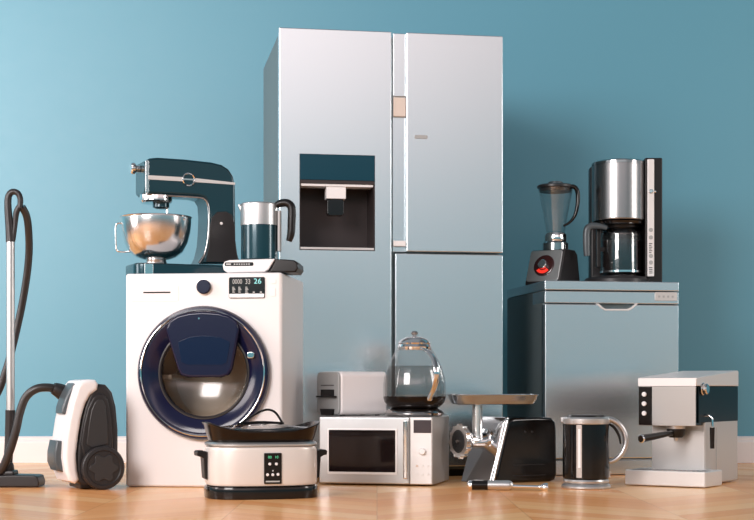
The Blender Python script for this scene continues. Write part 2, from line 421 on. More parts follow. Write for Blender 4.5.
b = B(); b.prism(rrect(F.u(270.5), F.u(276), F.z(284,.5), F.z(278.3,.5), .006), -.002, .003, 'y', .0008); b.obj('button', 'whitep', ws, 'small square white button')
b = B(); b.prism(rrect(F.u(270.5), F.u(275.5), F.z(296.5,.5), F.z(288,.5), .004), -.002, .003, 'y', .0008); b.obj('button', 'whitep', ws, 'taller white button below the square one')
WTOP = H_

# ------------------------------------------------------------------ dishwasher (silver cabinet on the right)
F = Fr(.745, 6.65, 10.0)
W_, H_, D_ = .625, .867, .65
dw = F.root('dishwasher', 'silver dishwasher cabinet carrying the blender and the coffee maker', 'dishwasher')
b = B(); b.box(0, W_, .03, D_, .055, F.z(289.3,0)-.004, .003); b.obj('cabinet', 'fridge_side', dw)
b = B(); b.box(-.001, W_+.001, 0, D_, F.z(289.3,0)-.002, H_, .004, 3); b.obj('worktop', 'fridge', dw, 'flat silver top slab')
b = B(); b.box(-.0005, W_, .002, .2, F.z(303.3,0)+.002, F.z(289.3,0)-.006, .004, 3); cp = b.obj('control_panel', 'fridge', dw)
b = B(); b.prism(rrect(F.u(655), F.u(677), F.z(300.5,.5), F.z(292,.5), .003), -.002, .004, 'y', .0008); b.obj('display', 'silver', cp, 'pinkish silver display strip')
b = B()
for k in range(4): b.box(F.u(658+k*4.5), F.u(660+k*4.5), -.0028, -.0015, F.z(297.5,.5), F.z(295.5,.5))
b.obj('display_marks', 'grey', cp)
zt = F.z(303.3,0)-.002
cut = B(); cut.prism(F.P([(598,300),(601.5,306),(605,309.8),(628,309.8),(632,306),(636,300)]), -.02, .030, 'y')
b = B(); b.box(0, W_, 0, .06, .075, zt, .005, 3); dd = b.obj('door', 'fridge', dw, 'flat silver dishwasher door', cut=cut)
b = B(); b.prism(F.P([(596,303.6),(598.5,303.6),(602.5,307.2),(605.5,308.9),(627.5,308.9),(631.5,307),(635.5,303.6),(638,303.6),(633,308.2),(628.5,310.6),(605,310.6),(600.5,308)]), -.002, .012, 'y', .0008)
b.obj('grip_edge', 'lightsilver', dd, 'bright lip of the recessed grip')
b = B(); b.box(.004, W_-.004, .02, .4, 0, .072, .002); b.obj('plinth', 'grey', dw)
b = B(); b.box(.0, W_, .004, .03, .004, .066, .002); b.obj('kick_plate', 'fridge', dw)
DTOP = H_

# ------------------------------------------------------------------ microwave
F = Fr(-.2335, 6.037, -13.5)
W_, H_, D_ = .464, .275, .36
mw = F.root('microwave_oven', 'silver microwave oven with black window under the toaster and glass pot', 'microwave')
b = B(); b.box(0, W_, .018, D_, .005, H_, .005, 3); b.obj('housing', 'silver', mw)
for q in range(4):
    b = B(); disc(b, Vector((.05+(q % 2)*.36, .06+(q//2)*.24, 0)), .016, (0,0,1), .0055); b.obj('foot', 'rubber', mw)
ud1 = F.u(409.5)
b = B(); b.box(0, ud1, 0, .018, .008, H_-.001, .005, 3); md = b.obj('door', 'steel', mw, 'brushed steel door')
px0, px1, py0, py1 = 329, 395.5, 429.5, 472
b = B(); o1 = rrect(F.u(px0-1.6), F.u(px1+1.8), F.z(474.5,.2), F.z(428.5,.2), .004)
b.prism(o1, -.003, .003, 'y', .0012); b.obj('window_frame', 'lightsilver', md)
b = B(); b.prism(rrect(F.u(px0), F.u(px1), F.z(472,.2), F.z(430,.2), .003), -.0042, .002, 'y', .0005); b.obj('window', 'darkglass', md, 'black see-in window')
b = B(); b.prism([(0,-.002),(.010,-.014),(.014,-.020),(.020,-.020),(.026,-.012),(.028,-.002)], 0, .0, 'z') if False else b.box(F.u(404), F.u(408.2), -.022, -.012, .03, H_-.012, .004, 3)
b.box(F.u(404.4), F.u(407.8), -.014, .001, .035, .05, .001); b.box(F.u(404.4), F.u(407.8), -.014, .001, H_-.035, H_-.02, .001)
b.obj('handle', 'chrome', md, 'vertical polished handle bar')
b = B(); b.box(ud1+.0015, W_, 0, .018, .008, H_-.001, .004, 3); mc = b.obj('control_panel', 'lightsilver', mw, 'pale control panel')
b = B(); b.box(F.u(413.6), F.u(431.2), -.002, .003, F.z(433,.42), F.z(420,.42), .0008); b.obj('display', mat('mauve_display', (.055,.042,.048), .2), mc, 'dark mauve display')
b = B(); disc(b, Vector((F.u(422.7), .001, F.z(451.5,.42))), .0135, (0,-1,0), .014, .003); b.obj('dial', 'lightsilver', mc)
for k, (px, py) in enumerate([(417,466),(422.5,466),(428,466),(417,474),(422.5,474.5),(428,474)]):
    b = B(); disc(b, Vector((F.u(px), .001, F.z(py,.42))), .005, (0,-1,0), .003, .001, 16); b.obj('button', 'brass' if k == 0 else 'lightsilver', mc)
MTOP = H_

# ------------------------------------------------------------------ toaster
F = Fr(-.1505, 6.12, 30, MTOP)
TL, TW, TH = .225, .195, .183
ts = F.root('toaster', 'white long toaster with grey end panel standing on the microwave', 'toaster')
cut = B(); cut.box(.03, .20, .055, .080, .06, .3); cut.box(.03, .20, .115, .140, .06, .3)
b = B(); b.prism(rrect(0, TW, .005, TH, .022, 6), .004, TL, 'x', .010, 4); b.obj('shell', 'toaster', ts, cut=cut)
b = B(); b.prism(rrect(.002, TW-.002, .007, TH-.002, .020, 6), -.006, .0035, 'x', .004, 3); ep = b.obj('end_panel', 'grey', ts, 'grey end panel')
def yz(px0, px1, py0, py1, u):
    v0, v1 = sorted((F.v(px0, u), F.v(px1, u))); vm = (v0+v1)/2
    return v0, v1, F.z(py1, u, vm), F.z(py0, u, vm)
v0, v1, z0, z1 = yz(320.8, 334, 389.5, 397, -.007)
b = B(); b.box(-.0085, -.004, v0, v1, z0, z1, .001); b.obj('lever_slot', 'gloss', ep)
v0, v1, z0, z1 = yz(317.5, 336, 395.8, 397.5, -.012)
b = B(); b.box(-.020, -.0085, v0, v1, z0, z1, .001); b.obj('lever', 'black', ep, 'thin black lever')
v0, v1, z0, z1 = yz(321, 334.5, 408.8, 415.2, -.007)
b = B(); b.prism([(v0+.01, max(z0,.002)), (v1-.012, max(z0,.002)), (v1, z1), (v0, z1)], -.014, -.004, 'x', .002); b.obj('browning_dial', 'black', ep)
v0, v1, z0, z1 = yz(320.5, 333.5, 384.8, 386, -.007)
b = B(); n = 9
for k in range(n):
    a = v0+(v1-v0)*k/n; b.box(-.0068, -.0055, a, a+(v1-v0)/n*.72, z0, z1)
b.obj('lettering', 'glyph', ep, 'tiny dark lettering')
for q in range(4):
    b = B(); disc(b, Vector((.03+(q % 2)*.165, .035+(q//2)*.125, 0)), .010, (0,0,1), .0055); b.obj('foot', 'rubber', ts)

# ------------------------------------------------------------------ glass teapot / kettle
c = at(414, 400, 6.10)
F = Fr(c.x+.002, c.y, 0, MTOP)
k_ = 6.10/FOC
def zz(py): return F.z(py)
gp = F.root('glass_kettle', 'round glass kettle with steel lid and grey liquid on the microwave', 'kettle')
b = B(); b.lathe([(0,0),(.108,0),(.119,.006),(.121,.014),(.112,.026),(.095,.034),(.06,.036),(0,.036)]); b.obj('power_base', 'chromed', gp)
zb = zz(409)
b = B(); b.lathe([(0,zb+.0),(.085,zb),(.104,zb+.010),(.122,zb+.028),(.127,zb+.048),(.1265,zb+.052),(.118,zb+.052),(.0,zb+.050)]); b.obj('heater_cup', 'brown', gp, 'dark cup holding the glass')
zg = zb+.052
prof = [(.127,zg),(.128,zz(388)),(.124,zz(378)),(.113,zz(368)),(.098,zz(360)),(.080,zz(352)),(.066,zz(347.5)),(.062,zz(345))]
inner = [(r-.003, z) for r, z in prof]
b = B(); b.lathe(prof); b.obj('glass_body', 'smoked', gp, ang=60)
b = B(); b.lathe([(0,zg+.001),(.121,zg+.001),(.122,zz(388)),(.118,zz(378)),(.1075,zz(368)),(.104,zz(366)),(0,zz(366))], seg=40); b.obj('liquid', 'liquid', gp, ang=60)
b = B(); b.lathe([(.068,zz(350)),(.070,zz(347)),(.064,zz(344.5)),(.066,zz(343)),(.060,zz(341)),(.050,zz(339)),(.034,zz(337.4)),(.014,zz(336.6)),(0,zz(336.6)),(0,zz(350)),(.068,zz(350))]); ld = b.obj('lid', 'chrome', gp, 'domed steel lid')
b = B(); b.lathe([(.010,zz(337)),(.007,zz(335.5)),(.013,zz(334.5)),(.014,zz(332.8)),(.009,zz(331.2)),(0,zz(331))]); b.obj('lid_knob', 'pewter', ld)
ph = R(-62); ca, sa = math.cos(ph), math.sin(ph)
hp = [(.060,zz(349)),(.105,zz(351.5)),(.150,zz(358)),(.176,zz(368)),(.178,zz(378)),(.160,zz(388)),(.128,zz(397)),(.120,zz(400))]
b = B(); b.tube([(r*ca, r*sa, z) for r, z in hp], .0125, flat=.45, up=(ca, sa, 0)); b.obj('handle', 'chrome', gp, 'curved polished strap handle')

# ------------------------------------------------------------------ slow cooker
c = at(260.8, 460, 5.385)
F = Fr(c.x, c.y, 15)
sc = F.root('slow_cooker', 'pearl white oval slow cooker with black crock, in front of the washing machine', 'slow cooker')
def sup(a, bb, z, n=72, e=2.9, zf=None):
    o = []
    for k in range(n):
        t = 2*PI*k/n; ct, st = math.cos(t), math.sin(t)
        x = a*math.copysign(abs(ct)**(2/e), ct); y = bb*math.copysign(abs(st)**(2/e), st)
        o.append((x, y, z+(zf(x/a, y/bb) if zf else 0)))
    return o
A, Bq = .199, .146
b = B(); b.loft([sup(A-.001,Bq-.001,0), sup(A+.001,Bq+.001,.004), sup(A+.002,Bq+.002,.030), sup(A-.001,Bq-.001,.042), sup(A-.012,Bq-.012,.046)]); b.obj('base', 'gloss', sc, 'glossy black base')
b = B(); b.loft([sup(A-.012,Bq-.012,.0465), sup(A-.006,Bq-.006,.047), sup(A-.001,Bq-.001,.056), sup(A,Bq,.11), sup(A-.001,Bq-.001,.172), sup(A-.006,Bq-.006,.182), sup(A-.012,Bq-.012,.184)]); b.obj('body', 'cream', sc)
b = B(); b.loft([sup(A-.012,Bq-.012,.1845), sup(A-.003,Bq-.003,.185), sup(A+.000,Bq+.000,.188), sup(A,Bq,.193), sup(A-.006,Bq-.006,.199), sup(A-.02,Bq-.02,.200)]); b.obj('rim_band', 'steel', sc, 'steel rim band')
zf = lambda x, y: .032*abs(x)**3.0
b = B(); b.loft([sup(A-.022,Bq-.022,.2005), sup(A-.014,Bq-.014,.2015), sup(A-.006,Bq-.006,.216,zf=lambda x,y:.010*abs(x)**3), sup(A+.003,Bq+.001,.230,zf=zf), sup(A+.010,Bq+.002,.236,zf=zf), sup(A+.008,Bq,.239,zf=zf), sup(A-.006,Bq-.006,.237,zf=zf), sup(A-.020,Bq-.016,.225,zf=lambda x,y:.020*abs(x)**3), sup(A-.024,Bq-.022,.212)])
b.obj('crock', 'brown', sc, 'black-brown glazed crock with raised ends', ang=50)
b = B(); lp = [sup(A-.022,Bq-.018,.229,zf=lambda x,y:.018*abs(x)**3), sup(A-.030,Bq-.026,.238,zf=lambda x,y:.014*abs(x)**3), sup(A-.06,Bq-.05,.252), sup(A-.11,Bq-.085,.260), sup(.03,.02,.264,e=2)]
b.loft(lp); ldd = b.obj('glass_lid', 'lidglass', sc, 'clear glass lid', ang=60)
b = B(); b.tube([(-.075,0,.262),(-.040,0,.285),(.0,0,.306),(.028,0,.312),(.055,0,.300),(.080,0,.262)], .0042, up=(0,1,0), flat=2.2)
b.tube([(-.085,0,.262),(0,0,.268),(.084,0,.263)], .004, flat=1.5, up=(0,1,0)); b.obj('lid_handle', 'black', ldd, 'thin black arched lid handle')
for sgn in (-1, 1):
    b = B()
    x0 = sgn*(A+.001)
    pr = [(0,.165),(sgn*.010,.168),(sgn*.030,.168),(sgn*.036,.163),(sgn*.034,.150),(sgn*.024,.148),(sgn*.012,.142),(sgn*.007,.070),(0,.066)]
    b.prism([(x0+x, z) for x, z in pr], -.042, .042, 'y', .004); b.obj('side_handle', 'black', sc)
# control panel on the front
up_ = .0
yv = -Bq-.0005
def cu(px): return F.u(px, -Bq)
def cz_(py): return F.z(py, 0, -Bq)
b = B(); b.prism(rrect(cu(264), cu(281.6), cz_(484), cz_(453), .003), -Bq-.003, -Bq+.006, 'y', .0008); pn = b.obj('control_panel', 'gloss', sc, 'black control panel with round buttons')
text('display_digits', '00', .013, facing(cu(269.7), -Bq-.0032, cz_(457.3)), 'lcdgreen', pn, 'green digits')
text('display_digits', '10', .013, facing(cu(276.4), -Bq-.0032, cz_(457.3)), 'lcdgreen', pn, 'green digits')
for px, py in ((269.6,464),(276.2,464),(267.4,474.7),(272.6,474.7),(277.8,474.5)):
    b = B(); disc(b, Vector((cu(px), -Bq-.0025, cz_(py))), .0052, (0,-1,0), .003, .001, 20); b.obj('button', 'whitep', pn)
b = B(); b.box(cu(265.6), cu(279.6), -Bq-.0036, -Bq-.0026, cz_(482.2), cz_(480.8)); b.obj('name_strip', 'lcdwhite', pn)
b = B(); b.box(cu(272), cu(273.4), -Bq-.0036, -Bq-.0026, cz_(471.5), cz_(470)); b.obj('indicator_mark', 'lcdwhite', pn)

# ------------------------------------------------------------------ stand mixer on the washing machine
c = at(147, 270, 6.03)
F = Fr(c.x, c.y, 24, WTOP)
mx_ = F.root('stand_mixer', 'dark teal stand mixer with steel bowl on the washing machine', 'stand mixer')
TH_ = .15
zb1 = F.z(264, .1, 0)
b = B(); ub = F.u(240, 0)
b.prism(rrect(-.052, ub, -.03, TH_+.03, .05, 8), 0, zb1, 'z', .008, 3); mb = b.obj('base', 'teal', mx_)
b = B(); b.prism(rrect(-.018, .018, -.0315, -.02, .003), .004, zb1-.004, 'z', .001); b.obj('base_plate', 'chrome', mb, 'bright metal plate at the front of the base')
out = [(147,160),(150,158),(158,157.2),(185,159),(212,162),(222,164.5),(229,169),(233.5,176),(235.5,186),(235.8,215),(236.2,240),(238,254),(241,263.6),
       (200,263.6),(204,256),(206.8,244),(208,228),(208.3,214),(207.5,203),(204.5,198),(198,196.2),(170,194.6),(147,193.4)]
b = B(); b.prism(F.P(out), 0, TH_, 'y', .012, 4); hd = b.obj('head', 'teal', mx_, 'dark teal motor head and column')
b = B(); trim = [(168,195.6),(198,197.3),(205,199.5),(208.2,206),(209,220),(207.8,240),(204.5,254),(199,263)]
b.tube([(u, .001, z) for u, z in F.P(trim)], .0048, up=(0,1,0)); b.obj('trim', 'chromed', hd, 'dark chrome edging along the column')
bz0, bz1 = F.z(183.5,.1), F.z(176.6,.1)
b = B(); b.prism(rrect(.002, F.u(235.3), bz0+.002, bz1+.0, .001) if False else F.P([(148,175.2),(190,177.6),(235,182.6),(235,184.9),(190,181.8),(148,179.4)]), -.0022, .004, 'y', .0006)
bd = b.obj('band', 'lightsilver', hd, 'silver stripe along the head')
b = B(); ex, ez = F.u(188.5), F.z(179.5, F.u(188.5))
b.lathe([(.022,0),(.027,.0),(.0275,.004),(.0245,.007),(.0215,.004),(.022,0)], mtx=axm(Vector((ex,-.001,ez)), (0,-1,0)))
b.box(ex-.022, ex+.022, -.005, -.001, ez-.003, ez+.003); em = b.obj('emblem', 'chrome', hd, 'round ring emblem')
b = B(); disc(b, Vector((ex,.002,ez)), .021, (0,-1,0), .0045); b.obj('emblem_disc', 'teal', em)
# chrome nose and hub
b = B(); b.prism(rrect(.004, TH_-.004, F.z(192.5), F.z(160.5), .022, 6), -.008, .003, 'x', .003); ns = b.obj('nose_cap', 'teal', hd)
b = B(); b.prism(rrect(-.0055, .008, F.z(193), F.z(160), .006), -.0015, .02, 'y', .001); b.obj('nose_strip', 'chrome', hd, 'bright vertical strip at the nose')
mz = F.z(166.5)
b = B(); disc(b, Vector((-.008, .075, mz)), .014, (-1,0,0), .022, .002); disc(b, Vector((-.028,.075,mz)), .024, (-1,0,0), .020, .005); b.obj('attachment_knob', 'chrome', hd)
uh = F.u(156, .075)
b = B(); zt = F.z(195, uh, .075); b.lathe([(0,zt+.012),(.062,zt+.012),(.066,zt-.004),(.066,zt-.026),(.060,zt-.034),(0,zt-.036)], c=(uh,.075,0)); b.obj('planetary_disc', 'chrome', hd)
b = B(); u2 = F.u(161,.075); b.lathe([(0,zt-.034),(.034,zt-.034),(.034,zt-.050),(.020,zt-.056),(0,zt-.056)], c=(u2,.075,0)); b.obj('beater_hub', 'teal', hd)
b = B(); u3 = F.u(167,.075); disc(b, Vector((u3,.075,zt-.09)), .005, (0,0,1), .045); b.tube([(u3,.075,zt-.085),(u3+.035,.075,zt-.115),(u3+.02,.075,zt-.17),(u3-.01,.075,zt-.185),(u3-.04,.075,zt-.165),(u3-.035,.075,zt-.115),(u3,.075,zt-.085)], .003); b.obj('beater', 'chrome', hd)
# shroud on the column side
b = B(); sh = [(206,262),(208.8,245),(209.6,228),(211.5,218),(217,212),(226,211.5),(232,215),(234.8,226),(235.2,244),(237,256),(238.5,262)]
b.prism(F.P(sh), -.004, .004, 'y', .002); so = b.obj('side_shroud', 'char', hd, 'dark panel on the column')
b = B(); disc(b, Vector((F.u(221), -.003, F.z(223.5, F.u(221)))), .006, (0,-1,0), .005, .002, 20); b.obj('release_button', 'whitep', so)
# bowl
c2 = F.mat @ Vector((F.u(156,.075), .075, 0))
FB = Fr(c2.x, c2.y, 0, WTOP+zb1)
def bz(py): return FB.z(py, 0, -.11)
o_ = [(0,.001),(.044,.001),(.047,.004),(.044,.012),(.041,.020),(.058,.024),(.082,.033),(.108,bz(249.5)),(.128,bz(240)),(.139,bz(229)),(.143,bz(220)),(.143,bz(215.5)),(.147,bz(214.5))]
i_ = [(.146,bz(214)),(.141,bz(215.2)),(.140,bz(220)),(.136,bz(229)),(.125,bz(240)),(.105,bz(249)),(.079,.037),(0,.029)]
bowl = FB.root('mixing_bowl', 'polished steel mixing bowl standing on the mixer base', 'bowl')
b = B(); b.lathe(o_+i_, seg=64); b.obj('bowl_shell', mat('polished_bowl_steel', (.74,.71,.70), .20, 1.), bowl)
b = B(); b.tube([(-.138,-.03,bz(221)),(-.152,-.035,bz(221.5)),(-.159,-.035,bz(226)),(-.158,-.035,bz(243)),(-.152,-.035,bz(249)),(-.13,-.03,bz(250)),(-.095,-.02,bz(249.5))], .0032, up=(0,1,0)); b.obj('handle', 'chrome', bowl, 'thin wire handle')
b = B(); disc(b, Vector((.141*math.cos(-.5), .141*math.sin(-.5), bz(218))), .005, (math.cos(-.5), math.sin(-.5), 0), .008, .001, 16); b.obj('rivet', 'chrome', bowl)

# ------------------------------------------------------------------ kettle with console base on the washing machine
c = at(222, 272, 5.925)
F = Fr(c.x, c.y, -5, WTOP)
kt = F.root('electric_kettle', 'slim dark teal and silver jug on a white console base on the washing machine', 'kettle')
b = B(); b.prism(F.P([(222.5,265),(224.5,261.5),(229,260),(275,258.6),(271.5,264.5),(268.5,269.5),(264,272),(227,272.6),(223.5,270)]), 0, .17, 'y', .006, 3); kb = b.obj('console_base', 'whitep', kt, 'white sloping console base')
b = B(); b.prism(F.P([(275.8,258.8),(285,259.2),(294,260),(297.5,263),(298,268),(295.5,272.2),(268,272.4),(270.2,269.5),(272.6,265.3)]), .002, .168, 'y', .006, 3); b.obj('console_end', 'black', kt, 'black end of the console base')
b = B(); b.prism(rrect(F.u(224.6), F.u(253.5), F.z(266,.06), F.z(262.3,.06), .006), -.0012, .003, 'y', .0005); b.obj('console_strip', 'gloss', kb)
b = B(); b.box(F.u(226), F.u(231), -.002, 0, F.z(265,.06), F.z(263.4,.06), .0005)
for k in range(7): b.box(F.u(234+k*2.4), F.u(235.4+k*2.4), -.002, 0, F.z(264.8,.06), F.z(263.6,.06))
b.obj('console_marks', 'lcdwhite', kb)
vc = .085; uc = F.u(259.5, vc)
def kz(py): return F.z(py+.9, uc, vc-.04)
ktop = kz(259.3)
r0 = .0735
b = B(); b.lathe([(0,ktop),(.066,ktop),(r0-.002,ktop+.003),(r0,ktop+.006),(r0,kz(224)),(0,kz(224))], c=(uc,vc,0)); jb = b.obj('jug_body', 'teal', kt, 'dark teal glossy jug body')
b = B(); b.lathe([(0,kz(224)+.0005),(r0+.002,kz(224)+.0005),(r0+.002,kz(203.5)),(r0-.002,kz(201.8)),(r0-.008,kz(201.3)),(0,kz(201.0))], c=(uc,vc,0)); b.obj('jug_collar', 'steel', kt, 'brushed silver upper collar')
b = B(); b.tube([(uc-r0+.004,vc,kz(208)),(uc-r0-.008,vc,kz(203)),(uc-r0-.010,vc,kz(202))], [.010,.006,.004]); b.obj('spout', 'steel', kt)
b = B(); hpx = [(276,206),(281,203.6),(288,203.6),(292,208.5),(292,222),(291.3,234),(289.2,241.5)]
b.tube([(u, vc-.01, z) for u, z in F.P(hpx, vc)], [.012,.0155,.0165,.0165,.0165,.0155,.012], up=(0,1,0), flat=1.1); b.obj('handle', 'black', kt, 'black hooked handle')
b = B(); u_ = F.u(279.7, vc); b.box(u_-.006, u_+.006, vc-.020, vc+.008, kz(250), kz(209), .003); b.obj('handle_spine', 'grey', kt, 'grey spine strip')

# ------------------------------------------------------------------ blender on the dishwasher
F = Fr(.686, 6.965, -35, DTOP)
bl = F.root('blender', 'blender with clear glass jar and red-lit dial on the dishwasher', 'blender')
bw, bd_, bh = .178, .205, F.z(250, .08, .08)
pr = [(0,.004),(.004,0),(bd_,0),(bd_+.004,.03),(bd_-.02,bh-.02),(bd_-.045,bh),(.070,bh),(.058,bh-.006)]
b = B(); b.prism(pr, 0, bw, 'x', .010, 3); bb = b.obj('motor_base', 'char', bl, 'charcoal motor base')
# front plate lies on the slope
sl = math.atan2(.056, bh-.006)
mtx = Matrix.Translation((0, -.001, .004)) @ Matrix.Rotation(-sl, 4, 'X')
Ls = math.hypot(.056, bh-.006)
b = B(); b.prism(rrect(.006, bw-.006, .012, Ls-.004, .012), -.004, .003, 'y', .0015, mtx=mtx); fpn = b.obj('front_plate', 'steel', bb, 'brushed metal front plate')
dcx, dcz = bw*.5, Ls*.52
mm = mtx @ axm(Vector((dcx, -.004, dcz)), (0,-1,0))
b = B(); b.lathe([(0,0),(.052,0),(.052,.004),(.047,.007),(.030,.007),(0,.007)], mtx=mm); b.obj('dial_ring', 'redring', fpn, 'dark red dial surround')
b = B(); b.lathe([(.023,.0072),(.039,.0072),(.037,.010),(.025,.010),(.023,.0072)], seg=32, mtx=mm); 
rr_ = B(); 
pts = []
for k in range(13):
    a = R(-140+100*k/12); pts.append((.041*math.cos(a), .041*math.sin(a)))
for k in range(13):
    a = R(-40-100*k/12); pts.append((.026*math.cos(a), .026*math.sin(a)))
b2 = B(); b2.prism([(x, y) for x, y in pts], .0072, .0095, 'z', mtx=mtx @ Matrix.Translation((dcx, -.004, dcz)) @ Matrix.Rotation(R(90), 4, 'X'))
b2.obj('lit_arc', 'redlit', fpn, 'glowing red arc under the knob')
b = B(); b.lathe([(0,.007),(.023,.007),(.022,.022),(.018,.026),(0,.026)], mtx=mm); b.obj('knob', 'chrome', fpn, 'round silver knob')
jc = F.inv @ at(555.5, 240, 7.0); jx, jy = jc.x, jc.y
def jz(py): return F.z(py+.6, jx, jy-.06)
b = B(); b.lathe([(0,bh-.002),(.060,bh-.002),(.060,jz(242)),(.052,jz(240)),(0,jz(240))], c=(jx,jy,0)); b.obj('jar_collar', 'chromed', bl, 'dark chrome jar collar')
b = B(); b.lathe([(0,jz(240)),(.050,jz(240)),(.052,jz(238)),(.052,jz(233.5)),(.046,jz(231.5)),(0,jz(231.5))], c=(jx,jy,0)); b.obj('jar_ring', 'chrome', bl)
o_ = [(.043,jz(231.3)),(.050,jz(222)),(.062,jz(208)),(.074,jz(195)),(.082,jz(186))]
b = B(); b.lathe(o_+[(.079,jz(186)),(.071,jz(195)),(.059,jz(208)),(.047,jz(222)),(.040,jz(230)),(0,jz(230))], c=(jx,jy,0)); jar = b.obj('glass_jar', 'clear', bl, 'clear tapering glass jar', ang=60)
b = B(); b.lathe([(.0,jz(190)),(.074,jz(190)),(.076,jz(187)),(.085,jz(186)),(.085,jz(184)),(.078,jz(183)),(0,jz(183))], c=(jx,jy,0)); lid = b.obj('lid', 'char', bl)
b = B(); b.lathe([(.036,jz(183)),(.034,jz(180.3)),(.028,jz(179.6)),(0,jz(179.6)),(0,jz(184))], c=(jx,jy,0)); b.obj('lid_cap', 'grey2', lid)
hw = [(567,188),(573.5,186.5),(577.5,192),(577.5,204),(575,215),(570,222),(563.5,226)]
pp = [at(px, py, 6.97) for px, py in hw]
b = B(); b.tube(pp, [.014,.013,.013,.012,.010,.008,.007], flat=.8); b.obj('jar_handle', 'gloss', bl, 'glossy black jar handle', world=F)
# ------------------------------------------------------------------ coffee maker on the dishwasher
c = at(620, 270, 7.02)
F = Fr(c.x, c.y, 0, DTOP)
cm = F.root('coffee_maker', 'tall steel drip coffee maker with glass carafe on the dishwasher', 'coffee maker')
def fz(py, v=0): return F.z(py, 0, v)
b = B(); b.lathe([(0,0),(.150,0),(.155,.006),(.155,.026),(.148,.036),(.13,.040),(0,.040)], c=(-.012,0,0)); 
cb_ = b.obj('base', 'char', cm, 'dark round base')
b = B(); b.lathe([(0,.0405),(.10,.0405),(.102,.045),(.098,.048),(0,.048)]); b.obj('hot_plate', 'chromed', cb_)
rd = .127
b = B(); zd0, zd1 = fz(219,-.1), fz(163,-.1)
b.lathe([(0,zd0-.006),(rd-.012,zd0-.006),(rd-.002,zd0),(rd,zd0+.006),(rd,zd1),(0,zd1)], c=(-.004,0,0)); dm = b.obj('drum', mat('brushed_steel_drum', (.33,.32,.32), .26, 1., bscale=60, bstretch=(1,1,20)), cm, 'brushed steel upper drum')
b = B(); b.lathe([(0,zd1+.001),(rd+.001,zd1+.001),(rd+.001,zd1+.012),(rd-.006,zd1+.018),(0,zd1+.019)], c=(-.004,0,0)); b.obj('top_lid', 'chromed', cm)
b = B(); b.lathe([(0,zd0-.024),(.105,zd0-.024),(.118,zd0-.018),(.122,zd0-.007),(0,zd0-.007)], c=(-.004,0,0)); b.obj('filter_ring', 'gloss', cm)
b = B(); b.box(-.126, .185, .085, .165, .02, zd1+.014, .012, 3); b.obj('back_tower', 'char', cm, 'dark rear water tank')
x0, x1 = F.u(646, -.1), F.u(661.5, -.05)
b = B(); b.box(x0, x1, -.075, .084, 0, fz(158.5,-.05), .006, 3); pl = b.obj('side_pillar', 'black', cm, 'black pillar on the right')
sx0, sx1 = F.u(647.3, -.085), F.u(654, -.085)
b = B(); b.box(sx0, sx1, -.092, -.074, fz(276.5,-.09), fz(159,-.09), .004); st = b.obj('button_strip', 'lightsilver', cm, 'bright vertical button strip')
scx = (sx0+sx1)/2
for py in (230, 237.5, 256, 262.5):
    b = B(); b.prism(rrect(scx-.009, scx+.009, fz(py+2,-.09), fz(py-2,-.09), .008), -.095, -.091, 'y', .001); b.obj('button', 'grey', st)
b = B()
for k in range(6): b.box(scx-.009, scx+.006-(k % 2)*.004, -.0932, -.091, fz(244+k*1.8,-.09), fz(243.2+k*1.8,-.09))
b.obj('strip_print', 'glyph', st)
b = B()
for k in range(4): b.box(scx-.009, scx+.007, -.0932, -.091, fz(268+k*1.8,-.09), fz(267.2+k*1.8,-.09))
b.obj('strip_print', 'glyph', st)
b = B(); disc(b, Vector((scx, -.091, fz(191.5,-.09))), .010, (0,-1,0), .012, .003, 24); disc(b, Vector((scx+.012, -.085, fz(191.5,-.09))), .006, (1,0,0), .014, .002, 16); b.obj('lid_catch', 'chrome', st)
# carafe stands on the hot plate: a thing of its own
car = Fr(F.ox+.006, F.oy, 0, DTOP+.0485)
cf = car.root('carafe', 'glass coffee carafe with steel grey handle standing inside the coffee maker', 'carafe')
def gz(py): return car.z(py)
b = B(); b.lathe([(0,.001),(.088,.001),(.096,.006),(.099,.02),(.099,gz(236)),(.092,gz(231)),(.078,gz(228.5)),(.076,gz(228.5)),(.089,gz(231.5)),(.096,gz(236)),(.096,.02),(.085,.004),(0,.004)]); b.obj('glass_body', 'clear', cf, ang=50)
b = B(); b.lathe([(0,.005),(.084,.005),(.0945,.02),(.0945,gz(241)),(0,gz(241))]); b.obj('coffee', 'coffee', cf, 'dark coffee in the carafe')
b = B(); b.lathe([(.0995,.010),(.1015,.011),(.1015,.020),(.0995,.021),(.0995,.010)]); b.obj('bottom_band', 'chrome', cf)
b = B(); b.lathe([(0,gz(228.4)),(.080,gz(228.4)),(.082,gz(226)),(.070,gz(223.6)),(0,gz(223.2))]); b.obj('lid', 'black', cf)
b = B(); b.lathe([(.0935,gz(233)),(.0965,gz(233.2)),(.0800,gz(228.8)),(.0775,gz(228.8)),(.0935,gz(233))]); b.obj('neck_band', 'chrome', cf)
hx = [(607,228.0),(598,226),(590,226.5),(586.8,231),(586.5,243),(587,256)]
b = B(); b.tube([car.inv @ at(px, py, 6.93) for px, py in hx], [.010,.014,.016,.017,.017,.015], flat=.8, up=(0,1,0)); b.obj('handle', 'grey2', cf, 'steel grey carafe handle')
b = B(); b.box(-.122, -.103, -.05, -.02, gz(268), gz(230), .004); b.box(-.108, -.085, -.045, -.025, gz(252), gz(248), .002); b.obj('handle_bracket', 'black', cf)

